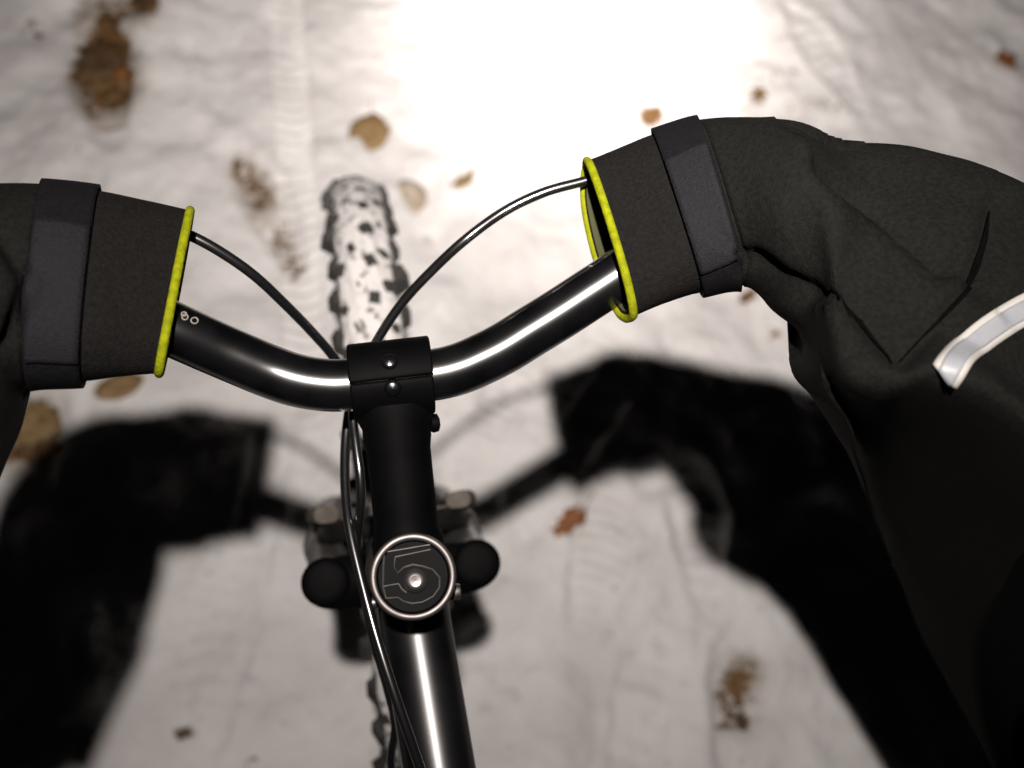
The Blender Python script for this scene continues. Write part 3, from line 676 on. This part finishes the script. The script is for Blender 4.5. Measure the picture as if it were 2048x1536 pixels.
# ------------------------------------------------------------------ fallen leaves
def leaf(px, size_px, kind, mi, rot, label, cup=.15, lift=.0035, stem=True, aspect=.6):
    g_ = gnd(px); sc = size_px/2/FPX*np.linalg.norm(g_-CAM)
    n = 22; vs = [(0, 0, 0)]; fs = []; r2 = random.Random(int(px[0]*7+px[1]))
    for ring in (.5, 1.):
        for k in range(n):
            a = 2*math.pi*k/n
            r_ = 1.0
            if kind == 'oak': r_ = .74+.26*math.cos(a*7)*(.6+.4*abs(math.sin(a)))
            if kind == 'maple': r_ = .58+.30*abs(math.cos(a*2.5))**1.4
            if kind == 'torn': r_ = .75+.3*r2.uniform(-1, 1)
            x = math.cos(a)*r_*ring; y = math.sin(a)*r_*ring*aspect*(1 if kind != 'oval' else (1-.35*abs(math.cos(a))**3))
            z = cup*(y*y*1.2+x*x*.5)*.9+.12*mnoise.noise(Vector((x*2+px[0], y*2, 0)))+(.05 if ring == 1 and k % 3 == 0 else 0)*cup
            vs.append((x*sc, y*sc, z*sc))
    for k in range(n):
        a, b_ = 1+k, 1+(k+1) % n; fs.append((0, a, b_)); fs.append((a, a+n, b_+n, b_))
    o = obj('fallen_leaf', vs, fs, LEAFM[mi], None); o.modifiers.new('t', 'SOLIDIFY').thickness = .0006
    o['label'] = label; o['category'] = 'leaf'; o['group'] = 'fallen leaves on the snow'
    o.location = (g_[0], g_[1], gz(g_[0], g_[1])+lift); o.rotation_euler = (R(r2.uniform(-8, 8)), R(r2.uniform(-8, 8)), R(rot))
    if stem:
        v, f = tube_data(crv([(sc*.2, 0, .02*sc), (sc*.9, .05*sc, .14*sc), (sc*1.5, .22*sc, .16*sc)], 6), .0008, 5)
        obj('stalk', v, f, LEAFM[mi], o)
    return o
leaf((738, 268), 92, 'oval', 1, 70, 'tan rounded leaf half under snow just ahead of the front tyre tip', aspect=.85, cup=.1, lift=.005)
leaf((818, 392), 84, 'oval', 4, 100, 'pale frosted leaf flat on the snow right beside the front tyre', cup=.05, aspect=.85, stem=False, lift=.005)
leaf((925, 366), 86, 'torn', 1, 45, 'small tan torn leaf at the near edge of the bright lamp pool', aspect=.45)
leaf((2010, 124), 54, 'maple', 2, -50, 'orange lobed leaf with a long stalk alone beyond the striped mitt', cup=.6, aspect=.9, lift=.006)
leaf((1310, 217), 60, 'oak', 0, 20, 'brown lobed leaf between the lamp pool and the striped mitt strap', aspect=.8)
leaf((1516, 190), 36, 'oak', 0, 80, 'tiny brown leaf scrap beyond the peak of the striped mitt', stem=False, aspect=.8)
leaf((1140, 1042), 104, 'torn', 2, 30, 'rust orange leaf at the edge of the handlebar shadow', aspect=.5, cup=.4)
leaf((1500, 588), 60, 'torn', 0, 25, 'brown leaf scrap in the crook below the striped mitt', aspect=.5, stem=False)
leaf((1556, 662), 30, 'oak', 1, 10, 'small tan crumb of leaf below the fold of the striped mitt', stem=False)
leaf((1480, 1365), 74, 'oak', 0, 60, 'brown crumpled leaf in the bare patch beside the large arm shadow', aspect=.7, cup=.4)
leaf((1490, 1440), 60, 'torn', 3, 120, 'dark wet leaf under the crumpled brown one beside the arm shadow', aspect=.6, stem=False)
leaf((240, 775), 92, 'oval', 1, 15, 'flat tan leaf peeping out below the plain mitt cuff', aspect=.6, cup=.1, stem=False)
leaf((195, 105), 120, 'torn', 3, 50, 'large dark wet leaf in the middle of the muddy leaf litter patch', aspect=.7, cup=.15)
leaf((250, 145), 52, 'oak', 2, 20, 'rust red leaf at the edge of the muddy leaf litter patch', aspect=.7)
leaf((225, 60), 84, 'torn', 0, 130, 'brown leaf at the far end of the muddy leaf litter patch', aspect=.6, cup=.2)
leaf((190, 200), 62, 'torn', 0, 60, 'narrow brown leaf at the near end of the muddy leaf litter patch', aspect=.45, stem=False)
leaf((290, 8), 80, 'torn', 3, 70, 'dark leaf beyond the muddy leaf litter patch', aspect=.6, stem=False)
leaf((362, 1462), 40, 'torn', 3, 10, 'small dark leaf scrap on the snow between arm shadow and top tube', aspect=.6, stem=False)
leaf((60, 840), 130, 'torn', 1, 80, 'broad tan leaf on bare soil beside the plain mitt shadow', aspect=.8, cup=.1, stem=False)

# ------------------------------------------------------------------ rider (behind the camera) with the head lamp
def skin_mesh(name, verts, edges, radii, material, parent=None, rootv=0, sub=2):
    me = bpy.data.meshes.new(name); me.from_pydata([tuple(map(float, v)) for v in verts], edges, []); me.update()
    o = bpy.data.objects.new(name, me); COL.objects.link(o); me.materials.append(material)
    o.modifiers.new('skin', 'SKIN'); sb = o.modifiers.new('sub', 'SUBSURF'); sb.levels = sub; sb.render_levels = sub
    for i, r_ in enumerate(radii):
        sv = me.skin_vertices[0].data[i]; sv.radius = (r_, r_) if np.ndim(r_) == 0 else r_
        sv.use_root = (i == rootv)
    if parent: o.parent = parent
    for md in o.modifiers:
        if md.type == 'SKIN': md.use_smooth_shade = True
    return o
def gripc(Lf, q): return Lf._i(Lf.C, q)
HX = -.125
pelvis = np.array([HX+.03, -.60, .93]); chest = np.array([HX, -.50, 1.33]); neck = np.array([HX, -.455, 1.53]); head = np.array([HX, -.315, 1.73])
shR, shL = np.array([HX+.19, -.46, 1.42]), np.array([HX-.19, -.46, 1.42])
haR, haL = at((1800, 500), .476), gripc(LL, 5.0)+c_f*.010; wrR, wrL = at((2130, 940), .492), gripc(LL, 7.0)
elR, elL = np.array([.28, -.40, 1.10]), np.array([-.50, -.34, 1.13])
feet = {1: np.array([.20, -.62, .09]), -1: np.array([-.36, -.62, .09])}
V = [pelvis, pelvis+(chest-pelvis)*.5, chest, neck-(0, .01, .03), neck+(0, .02, .05), head-(0, .01, .02), head+(0, -.015, .05), head+(0, .05, -.09)]
E_ = [(0, 1), (1, 2), (2, 3), (3, 4), (4, 5), (5, 6), (5, 7)]
Rd = [.085, .08, .09, .05, .056, .082, .088, .045]
def add(p, r_, to): V.append(np.asarray(p)); Rd.append(r_); E_.append((to, len(V)-1)); return len(V)-1
nose = add(head+(0, .098, -.02), .014, 5)
for s, sh, el_, wr_, ha in ((1, shR, elR, wrR, haR), (-1, shL, elL, wrL, haL)):
    i = add(sh, .045, 2); i = add(el_, .040, i); i = add(wr_, .026, i); i = add(ha, .022, i)
    d = nrm(ha-wr_); sdv = nrm(np.cross(d, [0, 0, 1]))
    for q in range(4):
        b_ = ha+d*.008+sdv*(q-1.5)*.014; j = add(b_, .008, i); j = add(b_+d*(.024-.003*abs(q-1.3))-np.array([0, 0, .010]), .0085, j); add(b_+d*.014-np.array([0, 0, .027]), .0075, j)
    hp = pelvis+np.array([s*.09, 0, -.03]); i = add(hp, .070, 0)
    kn = (hp+feet[s])/2+np.array([0, .04, 0]); i = add(kn, .050, i); i = add(feet[s], .040, i); add(feet[s]+(s*.02, .14, -.05), .035, i)
person = skin_mesh('person', V, E_, Rd, M_SKIN)
person['label'] = 'rider in dark jacket and knit hat standing over the bicycle, hands in both mitts'; person['category'] = 'person'
JV = [pelvis+(0, .0, -.09), pelvis+(0, 0, .05), pelvis+(chest-pelvis)*.55, chest+(0, 0, .02), neck-(0, .015, .05), neck+(0, .015, .025),
      shR, (shR+elR)/2, elR, wrR+(elR-wrR)*.02, shL, (shL+elL)/2, elL, wrL+(elL-wrL)*.15, chest+(.10, .0, .07), chest+(-.10, .0, .07)]
skin_mesh('jacket', JV, [(0, 1), (1, 2), (2, 3), (3, 4), (4, 5), (3, 14), (14, 6), (6, 7), (7, 8), (8, 9), (3, 15), (15, 10), (10, 11), (11, 12), (12, 13)],
          [.165, .155, .150, .150, .090, .078, .090, .088, .095, .050, .090, .085, .090, .085, .115, .115], M_JACKET, person, 3)
TV_ = [pelvis+(0, 0, .0), pelvis+(0, 0, .10)]; TE = [(0, 1)]; TRd = [.135, .125]
for s in (1, -1):
    hp = pelvis+np.array([s*.085, 0, -.10]); kn = (hp+feet[s])/2+np.array([0, .04, 0])
    k = len(TV_); TV_ += [hp, kn, feet[s]+(0, -.01, .10), feet[s]+(0, -.015, .02)]; TRd += [.105, .080, .066, .066]; TE += [(0, k), (k, k+1), (k+1, k+2), (k+2, k+3)]
skin_mesh('trousers', TV_, TE, TRd, M_TROUSER, person)
for s in (1, -1):
    f_ = feet[s]; skin_mesh('boot', [f_+(0, -.02, .13), f_+(0, -.03, -.025), f_+(s*.015, .06, -.04), f_+(s*.022, .16, -.045)], [(0, 1), (1, 2), (2, 3)], [.060, .058, .052, .044], M_BOOT, person)
for s in (-1, 1):
    v, f = lathe_data(head+(s*.031, .072, .012), (0, 1, 0), [(.0, -.012), (.009, -.009), (.0125, 0), (.010, .007), (.0, .0105)], 14); obj('eye', v, f, M_REFLECT, person)
tube('mouth', crv([head+(-.024, .078, -.068), head+(0, .09, -.066), head+(.024, .078, -.068)], 8), .004, mat('lips', (.42, .18, .15), .5), person, 8)
lathe('knit_hat', head+(0, -.012, .035), (0, -.12, 1), [(.100, -.012), (.107, -.006), (.107, .03), (.103, .034), (.100, .05), (.084, .085), (.05, .108), (.0, .116)], M_HAT, person, 36, split=80)

hl = thing('headlamp', 'small grey headlamp strapped round the knit hat of the rider', 'headlamp', tuple(LAMP))
ad = nrm(AIM-LAMP)
def loc(o):
    o.data.transform(Matrix.Translation(-Vector(LAMP))); o.parent = hl; return o
loc(lathe('housing', LAMP-ad*.055, ad, [(.018, 0), (.024, .008), (.026, .03), (.026, .036), (.023, .036), (.018, .030), (.0, .028)], M_PLASTIC, None, 28))
loc(lathe('lens', LAMP-ad*.026, ad, [(.0175, 0), (.0175, .002), (.010, .004), (.0, .005)], M_LENS, None, 24))
bk = head+np.array([0, -.012, .075]); hb_ = LAMP-ad*.055
pts = [bk+np.array([.104*math.sin(a), .104*math.cos(a), .0+.012*math.cos(a)]) for a in np.linspace(0, 2*math.pi, 48)]
loc(tube('headband', pts, [(.011, .0016)]*48, M_STRAP, None, 8, up=(0, 0, 1)))
loc(tube('bracket', [hb_+ad*.01, (hb_+bk+np.array([0, .10, .012]))/2, bk+np.array([0, .102, .012])], .009, M_PLASTIC, None, 10))
lo.parent = hl; lo.matrix_parent_inverse = Matrix.Translation(-Vector(LAMP))
